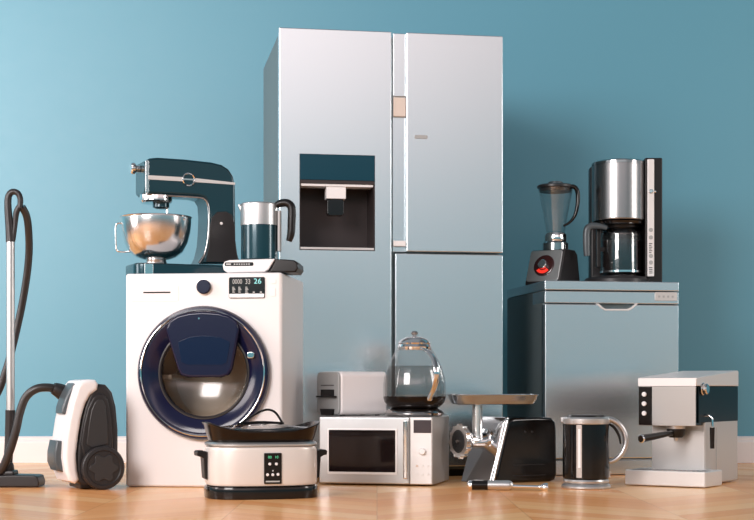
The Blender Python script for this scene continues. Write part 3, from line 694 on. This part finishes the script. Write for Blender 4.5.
# ------------------------------------------------------------------ vacuum cleaner
c = at(103, 489.5, 5.764)
F = Fr(c.x, c.y, 26)
vc_ = F.root('vacuum_cleaner', 'white and charcoal canister vacuum cleaner with hose and floor head on the left', 'vacuum cleaner')
VT = .215
shell = [(82,380.5),(89,379.3),(96,379.8),(99,384),(98,390),(91,395),(86,404),(82,418),(79,436),(77,454),(78,470),(80,480),(76,484),(70,481.5),(66,472),(64,458),(65,440),(68,420),(72,402),(77,386)]
b = B(); b.prism(F.P(shell), 0, VT, 'y', .020, 5); vs = b.obj('shell', 'white', vc_, 'white front shell')
body = [(92,389),(98,383.5),(107,384.5),(113.5,392),(117.5,407),(119.5,430),(119.5,455),(118.5,472),(113,484),(100,486.5),(84,486.5),(78,481),(77,465),(78,448),(81,428),(85,408)]
b = B(); b.prism(F.P(body), .012, VT-.012, 'y', .016, 4); vb = b.obj('body', 'char', vc_, 'charcoal rear body')
side = [(93,398),(98,393.5),(104,394),(109,400),(112,414),(113.5,436),(113.5,460),(96,461),(84,456),(81,444),(84,424),(88,408)]
b = B(); b.prism(F.P(side), .003, .03, 'y', .008, 3); b.obj('side_panel', 'char', vb, 'raised side panel')
side2 = [(95,402),(99,399),(103,400),(106,406),(108,424),(108.5,444),(92,448),(86.5,444),(89,424),(91.5,410)]
b = B(); b.prism(F.P(side2), -.001, .03, 'y', .004, 3); b.obj('side_inset', 'char2', vb, 'dark grey inset panel')
wu, wz = F.u(103, -.02), .084
b = B(); b.lathe([(0,0),(.076,0),(.083,.006),(.083,.030),(.079,.035),(.068,.036),(.064,.032),(0,.032)], seg=64, mtx=axm(Vector((wu, .002, wz)), (0,-1,0)))
wh = b.obj('wheel', 'char', vc_)
star = []
for k in range(60):
    a = 2*PI*k/60; rr = .049+.008*math.cos(6*a); star.append((wu+rr*math.cos(a), wz+rr*math.sin(a)))
b = B(); b.prism(star, -.0345, -.028, 'y', .002); b.obj('hub_cap', 'char2', wh, 'scalloped hub cap')
b = B(); b.lathe([(0,0),(.076,0),(.083,.006),(.083,.030),(.079,.035),(0,.036)], seg=48, mtx=axm(Vector((wu, VT-.002, wz)), (0,1,0))); b.obj('wheel', 'char', vc_)
# hose socket and filter door on the front face
b = B(); vmid = VT*.5
sp_ = F.mat @ Vector((F.u(72, vmid), vmid, 0)); 
fr_pts = [(70.5,383),(66,390),(62,398),(59,407),(58.5,413),(62,414.5),(66,408),(72,396),(75,387)]
b.prism(F.P(fr_pts, vmid), vmid-.055, vmid+.055, 'y', .018, 4); b.obj('hose_socket', 'grey2', vs, 'grey hose socket')
gl_ = [(53,440),(50.5,452),(50.5,462),(54,470),(60,471.5),(64,466),(64,441)]
b = B(); b.prism(F.P(gl_, vmid), vmid-.062, vmid+.062, 'y', .010, 3); b.obj('filter_door', 'grey2', vs, 'grey filter door')
b = B(); b.box(F.u(82), F.u(112), .02, VT-.02, 0.004, .03, .006); b.obj('underside', 'black', vb)
YP = 5.95
hose = [(68,397,5.90),(58,390,5.88),(48,387.5,5.86),(36,389,5.85),(26,397,5.85),(20,412,5.85),(15.5,432,5.85),(9,453,5.86),(0,472,5.88),(-14,483,5.92),(-34,478,5.98),(-46,455,6.03),(-38,430,6.05),(-18,412,6.06),(-3,394,6.07),(6,370,6.07),(13,345,6.07),(21,310,6.07),(26.5,278,6.06),(29,252,6.04),(28.5,230,6.0),(26.5,216,5.98),(22,207,5.96)]
b = B(); b.tube([at(*p) for p in hose], [.0165]*12+[.0150]*11, seg=16, smooth=8); b.obj('hose', 'hose', vc_, 'ribbed dark hose', world=F)
b = B(); b.tube([at(70,398,5.91), at(61,391.5,5.885), at(53,388,5.87)], [.036,.031,.022], seg=20); b.obj('hose_coupling', 'char', vc_, world=F)
b = B(); p0 = at(10.5,411,YP); p1 = at(10.5,236,YP); b.tube([p0, p1], .0165, smooth=0, seg=24, up=(0,1,0)); b.obj('wand', 'steel', vc_, 'straight silver wand', world=F)
b = B(); b.tube([at(10.6,242,YP), at(9.3,225,YP), at(8,208,YP), at(8.4,197,YP), at(12,192,YP), at(17.5,193,YP), at(20.3,199,YP), at(20,208,YP)], [.019,.016,.0145,.0135,.0125,.012,.0115,.011], up=(0,1,0)); 
b.tube([at(20.5,205,YP), at(16.5,212,YP), at(15,225,YP), at(13,240,YP)], [.011,.012,.010,.010], up=(0,1,0)); b.obj('hand_grip', 'char', vc_, 'looped charcoal hand grip', world=F)
b = B(); b.tube([at(10.4,410,YP), at(9,445,YP), at(7.5,468,YP-.02)], [.0195,.0175,.0185], up=(0,1,0)); b.obj('wand_end', 'char', vc_, world=F)
nz_ = Fr(0,0,0); y0, y1 = 5.86, 5.98
def X_(px, Y): return (px-377)*Y/FOC
b = B(); b.prism([(X_(-26,y0),.003),(X_(38,y0),.003),(X_(39,y0),.020),(X_(37,y0),.044),(X_(34,y0),.048),(X_(12,y0),.050),(X_(-26,y0),.042)], y0, y1, 'y', .006, 3)
b.obj('floor_head', 'char', vc_, 'flat charcoal floor head', world=F)
b = B(); b.tube([at(8,462,YP-.03), at(6,472,YP-.03), at(4,477,YP-.03)], [.020,.036,.042], up=(0,1,0)); b.box(X_(-8,5.93), X_(17,5.93), 5.875, 5.96, .044, .066, .008); b.obj('swivel_joint', 'char', vc_, world=F)

# ------------------------------------------------------------------ meat grinder
F = Fr(.476, 6.10, 30)
mg = F.root('meat_grinder', 'black meat grinder with chrome front, round die and steel top tray', 'meat grinder')
GD = .205
bo = [(494.5,483.5),(497,473),(501,455),(505,437),(508.5,422),(511,418.8),(516,417.8),(540,417.0),(553,417.6),(557,421.5),(558,430),(558.5,474),(556.5,480),(551,482)]
b = B(); b.prism(F.P(bo), .006, GD, 'y', .014, 4); gb = b.obj('motor_housing', 'gloss', mg, 'glossy black motor housing')
for px in (526, 533):
    b = B(); q = F.u(px); disc(b, Vector((q, .007, F.z(432, q))), .0055, (0,-1,0), .003, .001, 16); b.obj('button', 'char', gb)
b = B(); b.box(F.u(514), F.u(546), .004, .008, F.z(465.5,.15), F.z(464.5,.15)); b.box(F.u(514), F.u(546), .004, .008, F.z(476,.15), F.z(475.2,.15)); b.obj('vent_line', 'char', gb)
ch = [(489,483.9),(494,484.3),(498,467),(503,447),(508,423.5),(510.2,418),(508,417),(505.5,417.8),(503,424),(496.5,455)]
b = B(); b.prism(F.P(ch), -.002, GD+.006, 'y', .006, 3); gf = b.obj('front_casing', 'casing', mg, 'slanted chrome front casing')
b = B(); b.tube([(u, -.0025, z) for u, z in F.P([(492.5,482.5),(496.5,465),(501.5,444),(507,421)])], .006, up=(0,1,0)); b.obj('edge_strip', 'chrome', gf, 'bright edge strip')
bc = F.z(441, -.02, .1)
u0 = F.u(503)
AXm = axm(Vector((.035, GD*.5, bc)), (-1,0,0))
b = B(); b.lathe([(0,0),(.050,0),(.050,.010),(.036,.016),(.032,.03),(.032,.085),(.036,.095),(.050,.105),(.055,.118),(.055,.122),(0,.122)], mtx=AXm); gbr = b.obj('barrel', 'chrome', mg, 'polished grinding barrel')
gear = []
for k in range(96):
    a = 2*PI*k/96; rr = .066 if (k % 8) not in (0,1,2) else .072; gear.append((rr*math.cos(a), rr*math.sin(a)))
b = B(); b.prism(gear, .122, .142, 'z', .002, mtx=AXm); rg = b.obj('ring_nut', 'bright', mg, 'notched steel ring nut')
b = B(); b.lathe([(0,.1415),(.047,.1415),(.047,.143),(0,.143)], mtx=AXm); dk = b.obj('die_plate', 'char', rg, 'dark die plate')
b = B()
for rr, n in ((.018,8),(.030,14),(.041,20)):
    for k in range(n):
        a = 2*PI*k/n; b.lathe([(0,.1431),(.0035,.1431),(.003,.1438),(0,.1438)], c=(rr*math.cos(a), rr*math.sin(a), 0), seg=8, mtx=AXm)
b.obj('die_holes', 'grey2', dk)
b = B(); b.lathe([(0,.143),(.008,.143),(.007,.150),(0,.151)], mtx=AXm); b.obj('centre_pin', 'chrome', dk)
tc_ = at(477.3, 420, 6.17); tl = F.inv @ tc_
b = B(); zt0, zt1 = F.z(437, tl.x, tl.y), F.z(403, tl.x, tl.y)
b.lathe([(0,zt0-.01),(.024,zt0-.01),(.024,zt0),(.0215,zt0+.012),(.0215,zt1),(0,zt1)], c=(tl.x, tl.y, 0)); b.obj('feed_tube', 'bright', mg, 'polished feed tube')
# tray in world axes
FT = Fr(*at(492.5, 400, 6.20)[:2], 6)
b = B(); zt0, zt1 = EYE-(404.5-HOR)*6.2/FOC, EYE-(394.2-HOR)*6.2/FOC
def tl_(a, bb, z): return [(x, y, z) for x, y, _ in sup(a, bb, 0, e=4.)]
b.loft([tl_(.150,.072,zt0), tl_(.166,.086,zt0+.003), tl_(.177,.097,zt0+.020), tl_(.181,.101,zt1-.008), tl_(.186,.106,zt1-.003), tl_(.186,.106,zt1), tl_(.180,.100,zt1), tl_(.174,.094,zt0+.02), tl_(.162,.082,zt0+.007), tl_(.145,.068,zt0+.005)], mtx=FT.mat)
b.obj('tray', 'pewter2', mg, 'oval steel food tray', world=F)

# ------------------------------------------------------------------ hand blender lying on the floor
pA = at(468, 484.8, 5.735); pB = at(551, 487.6, 5.69)
c = at(468, 484.8, 5.735)
dirv = (pB-pA); Lh = dirv.length; F = Fr(pA.x, pA.y, math.degrees(math.atan2(pB.y-pA.y, pB.x-pA.x)))
hb = F.root('hand_blender', 'slim silver and black hand blender lying on the floor before the meat grinder', 'hand blender')
zr = .0195
def hx_(px): return (px-468)/(551-468)*Lh
mh = Matrix.Translation((0,0,zr)) @ Matrix.Rotation(R(90), 4, 'Y')
b = B(); b.lathe([(0,0),(.010,.001),(.0165,.006),(.0185,.016),(.0185,hx_(488)),(0,hx_(488))], seg=32, mtx=mh); b.obj('handle', 'gloss', hb, 'glossy black handle')
b = B(); b.lathe([(0,-.004),(.010,-.003),(.0175,.004),(.0192,.012),(.0192,.016),(0,.016)], seg=32, mtx=mh) ; b.obj('end_cap', 'chrome', hb)
b = B(); b.prism(rrect(hx_(474), hx_(484), -.006, .006, .005), .0365, .0395, 'z', .001, mtx=Matrix.Rotation(0,4,'X')); b.obj('button', 'grey', hb)
b = B(); b.lathe([(0,hx_(488)+.0004),(.0188,hx_(488)+.0004),(.0188,hx_(509)),(.0165,hx_(511)),(.009,hx_(513)),(0,hx_(513))], seg=32, mtx=mh); b.obj('motor_sleeve', 'steel', hb, 'silver sleeve')
def tp(px, r, dz=0): return (r, hx_(px))
mh2 = Matrix.Translation((0,0,zr)) @ Matrix.Rotation(R(91.2), 4, 'Y')
b = B(); b.lathe([(0,hx_(511)),(.0075,hx_(512)),(.0065,hx_(520)),(.0065,hx_(539)),(.010,hx_(541)),(.016,hx_(543.5)),(.0172,hx_(546)),(.016,hx_(548)),(.0145,hx_(546)),(.006,hx_(543.5)),(0,hx_(543.5))], seg=32, mtx=mh2); b.obj('blending_shaft', 'chrome', hb, 'thin steel shaft with bell foot')
b = B(); b.box(hx_(544), hx_(546.5), -.011, .011, zr-.009, zr-.0065); disc(b, Vector((hx_(543),0,zr-.008)), .003, (1,0,0), .012, 0, 12); b.obj('blade', 'steel', hb)

# ------------------------------------------------------------------ black electric kettle on the floor
c = at(586, 480, 5.835); F = Fr(c.x, c.y, 0)
ek = F.root('electric_kettle', 'black jug kettle with silver rim and loop handle standing on the floor', 'kettle')
def ez_(py): return F.z(py)
b = B(); b.lathe([(0,0),(.092,0),(.0955,.004),(.0955,.011),(.090,.018),(.086,.020),(0,.020)]); b.obj('power_base', 'steel', ek, 'silver power base')
b = B(); b.lathe([(0,.0205),(.084,.0205),(.088,.024),(.089,.030),(.086,.036),(0,.036)]); b.obj('foot_ring', 'steel', ek)
rb = .0905
zk = ez_(424)
b = B(); b.lathe([(0,.0365),(.084,.0365),(.0885,.041),(rb,.060),(rb,.12),(rb-.002,zk),(0,zk)]); kb2 = b.obj('jug_body', 'gloss', ek, 'glossy black jug')
b = B(); b.lathe([(0,zk+.0005),(rb-.001,zk+.0005),(rb+.001,zk+.004),(rb+.001,ez_(418.5)),(rb-.004,ez_(417)),(.076,ez_(416.8)),(0,ez_(416.8))]); rm = b.obj('rim', 'steel', ek, 'silver rim')
b = B(); b.prism([(-.070,-.03),(-.098,-.008),(-.098,.008),(-.070,.03)], zk+.006, ez_(417.2), 'z', .003); b.obj('spout', 'steel', rm)
b = B(); b.lathe([(0,ez_(416.8)),(.073,ez_(416.8)),(.070,ez_(415)),(0,ez_(414.3))]); b.obj('lid', 'black', ek, 'black lid')
aw = math.asin(max(-1, min(1, ((575-586)*5.75/FOC)/rb)))
def cylp(dx, r): return (dx, -math.sqrt(r*r-dx*dx))
b = B(); x0 = (573.6-586)*5.76/FOC; x1 = (578.6-586)*5.76/FOC
n = 6; o1 = [cylp(x0+(x1-x0)*k/n, rb+.0025) for k in range(n+1)]; o2 = [cylp(x1+(x0-x1)*k/n, rb-.002) for k in range(n+1)]
b.prism(o1+o2, F.z(478,0,-.09), F.z(425,0,-.09), 'z', .0008); b.obj('water_window', 'plastwin', kb2, 'pale vertical water gauge')
x0 = (575-586)*5.76/FOC; x1 = (577.4-586)*5.76/FOC
b = B(); o1 = [cylp(x0+(x1-x0)*k/n, rb+.0036) for k in range(n+1)]; o2 = [cylp(x1+(x0-x1)*k/n, rb+.001) for k in range(n+1)]
b.prism(o1+o2, F.z(468,0,-.09), F.z(429,0,-.09), 'z'); b.obj('gauge_scale', 'whitep', kb2)
hx = [(606,419.5),(612,420),(619.5,425),(624.5,433),(625.8,443),(622,453),(615.5,459.5),(609,462)]
b = B(); b.tube([F.inv @ at(px, py, 5.835) for px, py in hx], [.013,.0115,.011,.011,.011,.0105,.010,.009], up=(0,1,0), flat=1.15); b.obj('handle', 'silver2', ek, 'silver loop handle')
hx = [(609,424),(614.5,428),(619,436),(620.5,444)]
b = B(); b.tube([F.inv @ at(px, py, 5.835) for px, py in hx], [.004,.006,.005,.003], up=(0,1,0)); b.obj('handle_lining', 'black', ek)
b = B(); b.box(.084, .0925, -.012, .012, ez_(477), ez_(471), .001); b.obj('switch', 'lightsilver', ek)

# ------------------------------------------------------------------ espresso machine
F = Fr(.992, 6.0026, -33)
es = F.root('espresso_machine', 'white and steel espresso machine with black side band on the right', 'espresso machine')
BW, BD = .335, .19
zt = .064
cut = B(); cut.box(.010, BW-.012, .008, .115, zt-.010, .2)
b = B(); b.box(0, BW, 0, BD, .003, zt, .005, 3); eb = b.obj('drip_base', 'lightsilver', es, 'silver drip tray base', cut=cut)
b = B(); b.box(.0115, BW-.0135, .0095, .1135, zt-.009, zt-.0005, .001)
eg = b.obj('drip_grille', 'char', es, 'polished drip grille')
b = B()
for k in range(14): q = .03+k*.020; b.box(q, q+.006, .014, .108, zt-.0009, zt+.0015)
b.obj('grille_bar', 'chrome', eg)
U0, U1, V0, VB = .05, .29, .02, .50
zl, zm, zh = F.z(426.3, U1, V0), F.z(386, U1, V0), F.z(378, U1, V0)
VC = .12
b = B(); b.box(U0+.012, U1, VC, VB, .005, zl+.02, .008, 3); b.obj('lower_body', 'silver', es)
b = B(); b.box(U0, U1-.010, V0+.004, VB, zl+.001, zm, .003, 2); ub_ = b.obj('upper_body', 'gloss', es, 'black glossy upper body')
zsb = F.z(416.5, U1, VB)
b = B(); b.box(U1-.012, U1, V0+.03, VB, zl+.012, zm-.001, .002); b.obj('side_band', 'band', es, 'dark teal-black side band')
b = B(); b.prism(rrect(U0, U1-.001, zl, zm-.001, .004), V0, V0+.006, 'y', .0015); fpn = b.obj('front_panel', mat('mirror_steel_panel', (.50,.47,.45), .30, .85), es, 'polished steel front panel')
b = B(); b.box(U0+.001, F.u(652, V0), V0-.0012, V0+.003, zl+.002, zm-.003, .0005); b.obj('button_field', 'brown', fpn)
for py in (394.3, 403.7, 413.3):
    b = B(); q = F.u(644.6, V0); disc(b, Vector((q, V0+.001, F.z(py, q, V0))), .0095, (0,-1,0), .010, .002, 24); b.obj('button', 'whitep', fpn, 'round white push button')
# top: sloped white crown with cup rail
b = B()
b.prism([(V0-.002, zm), (V0-.002, zh), (V0+.01, zh+.003), (VB-.01, F.z(370.5, U1, VB)-.0), (VB, F.z(371.5, U1, VB)), (VB, zm)], U0-.003, U1+.003, 'x', .004); tp_ = b.obj('top_cover', 'lightsilver', es, 'bright top cover')
zr1 = F.z(370, U1, VB)
# lower body outline knob and steam wand on the right
kc = F.inv @ at(705, 389, 5.90)
b = B(); disc(b, Vector((U1-.001, F.v(702, U1), F.z(389, U1, .06))), .0215, (1,0,0), .026, .004, 32); disc(b, Vector((U1+.002, F.v(702, U1), F.z(389, U1, .06))), .025, (1,0,0), .006, .002, 32); b.obj('steam_knob', 'chrome', es, 'round steel steam knob')
wv = F.v(704, U1)
zz0 = F.z(416, U1, wv)
b = B(); b.tube([(U1-.005, wv, zz0), (U1+.016, wv, zz0+.002), (U1+.031, wv, zz0-.006), (U1+.034, wv, zz0-.03), (U1+.034, wv, zz0-.060)], .005, up=(0,1,0)); sw = b.obj('steam_wand', 'chrome', es)
b = B(); b.tube([(U1+.034, wv, zz0-.045), (U1+.034, wv, zz0-.128)], [.010,.0085], smooth=0, up=(0,1,0)); b.obj('wand_sleeve', 'brown', sw, 'dark wand sleeve')
b = B(); b.box(U1-.001, U1+.0015, F.v(716, U1), F.v(716, U1)+.003, .02, zl-.01); b.obj('panel_seam', 'grey', es)
# portafilter
gu, gv = F.u(676, .065), .065
b = B(); b.lathe([(0,zl-.012),(.036,zl-.012),(.038,zl),(0,zl)], c=(gu,gv,0)); b.obj('group_head', 'steel', es)
b = B(); b.lathe([(0,zl-.047),(.026,zl-.047),(.033,zl-.038),(.037,zl-.020),(.037,zl-.0125),(0,zl-.0125)], c=(gu,gv,0)); pf = b.obj('portafilter', 'black', es, 'black portafilter')
a0 = F.inv @ at(669, 433.5, 5.90); a1 = F.inv @ at(642, 438.6, 5.80)
b = B(); b.tube([(gu-.01,gv-.01,zl-.03), a0, (a0*.5+a1*.5), a1], [.010,.0105,.0135,.0155], seg=18); b.obj('filter_handle', 'black', pf)
dv = (a1-a0).normalized()
b = B(); disc(b, a1-dv*.002, .0165, dv, .010, .003, 24); b.obj('handle_end', 'chrome', pf)
b = B(); b.tube([(gu,gv,zl-.045),(gu,gv,zl-.060)], [.010,.007], smooth=0); b.obj('coffee_outlet', 'steel', pf)

# ------------------------------------------------------------------ light
w = bpy.data.worlds.new('studio'); SC.world = w; w.use_nodes = True
nt = w.node_tree; bg = nt.nodes['Background']; L = nt.links.new
tc = nt.nodes.new('ShaderNodeTexCoord'); sp = nt.nodes.new('ShaderNodeSeparateXYZ'); L(tc.outputs['Generated'], sp.inputs[0])
mr = nt.nodes.new('ShaderNodeMapRange'); mr.inputs['From Min'].default_value = -1; mr.inputs['From Max'].default_value = 1; L(sp.outputs[2], mr.inputs['Value'])
cr = nt.nodes.new('ShaderNodeValToRGB'); L(mr.outputs['Result'], cr.inputs[0])
e = cr.color_ramp.elements; e[0].position = .47; e[0].color = (.30,.29,.29,1); e[1].position = .64; e[1].color = (2.5,2.05,2.02,1)
for p_, c_ in ((.500,(.12,.35,.42,1)),(.530,(.18,.46,.54,1)),(.555,(.36,.60,.67,1)),(.585,(1.0,.98,1.0,1)),(.61,(2.5,2.0,1.98,1)),(.68,(.8,.74,.75,1)),(.80,(.28,.30,.33,1))):
    k = cr.color_ramp.elements.new(p_); k.color = c_
mr2 = nt.nodes.new('ShaderNodeMapRange'); mr2.inputs['From Min'].default_value = .26; mr2.inputs['From Max'].default_value = .42
mr2.inputs['To Min'].default_value = 1.15; mr2.inputs['To Max'].default_value = .5; L(sp.outputs[0], mr2.inputs['Value'])
mz = nt.nodes.new('ShaderNodeMapRange'); mz.inputs['From Min'].default_value = .07; mz.inputs['From Max'].default_value = .17; L(sp.outputs[2], mz.inputs['Value'])
ml = nt.nodes.new('ShaderNodeMix'); ml.data_type = 'FLOAT'; ml.inputs[2].default_value = 1.1; L(mz.outputs['Result'], ml.inputs[0]); L(mr2.outputs['Result'], ml.inputs[3])
mm_ = nt.nodes.new('ShaderNodeMix'); mm_.data_type = 'RGBA'; mm_.blend_type = 'MULTIPLY'; mm_.inputs[0].default_value = 1
L(cr.outputs[0], mm_.inputs[6]); L(ml.outputs[0], mm_.inputs[7]); L(mm_.outputs[2], bg.inputs['Color']); bg.inputs['Strength'].default_value = .62

def area(name, loc, target, sx, sy, power, color):
    l = bpy.data.lights.new(name, 'AREA'); l.shape = 'RECTANGLE'; l.size = sx; l.size_y = sy; l.energy = power; l.color = color
    o = bpy.data.objects.new(name, l); COL.objects.link(o); o.location = loc
    o.rotation_euler = (Vector(target)-Vector(loc)).to_track_quat('-Z', 'Y').to_euler(); return o
area('key_softbox', (-3.7, -0.2, 3.0), (-.9, 7.0, .9), 3.0, 2.6, 310, (1., .93, .91))
area('left_softbox', (-4.0, 5.0, 1.9), (-3.0, 7.85, 1.2), 1.6, 2.4, 85, (1., .92, .90))
area('right_softbox', (4.3, 4.9, 1.8), (1.3, 6.1, .4), .9, 1.6, 38, (1., .93, .88))

cam = bpy.data.cameras.new('camera'); co = bpy.data.objects.new('camera', cam); COL.objects.link(co)
co.location = (0, 0, EYE); co.rotation_euler = (R(90), 0, 0)
cam.sensor_width = 36; cam.lens = FOC/754*36; cam.shift_y = (HOR-260)/754
SC.camera = co
SC.view_settings.view_transform = 'Standard'; SC.view_settings.look = 'None'
SC.view_settings.gamma = 1; SC.view_settings.use_curve_mapping = False; SC.view_settings.exposure = 0.35
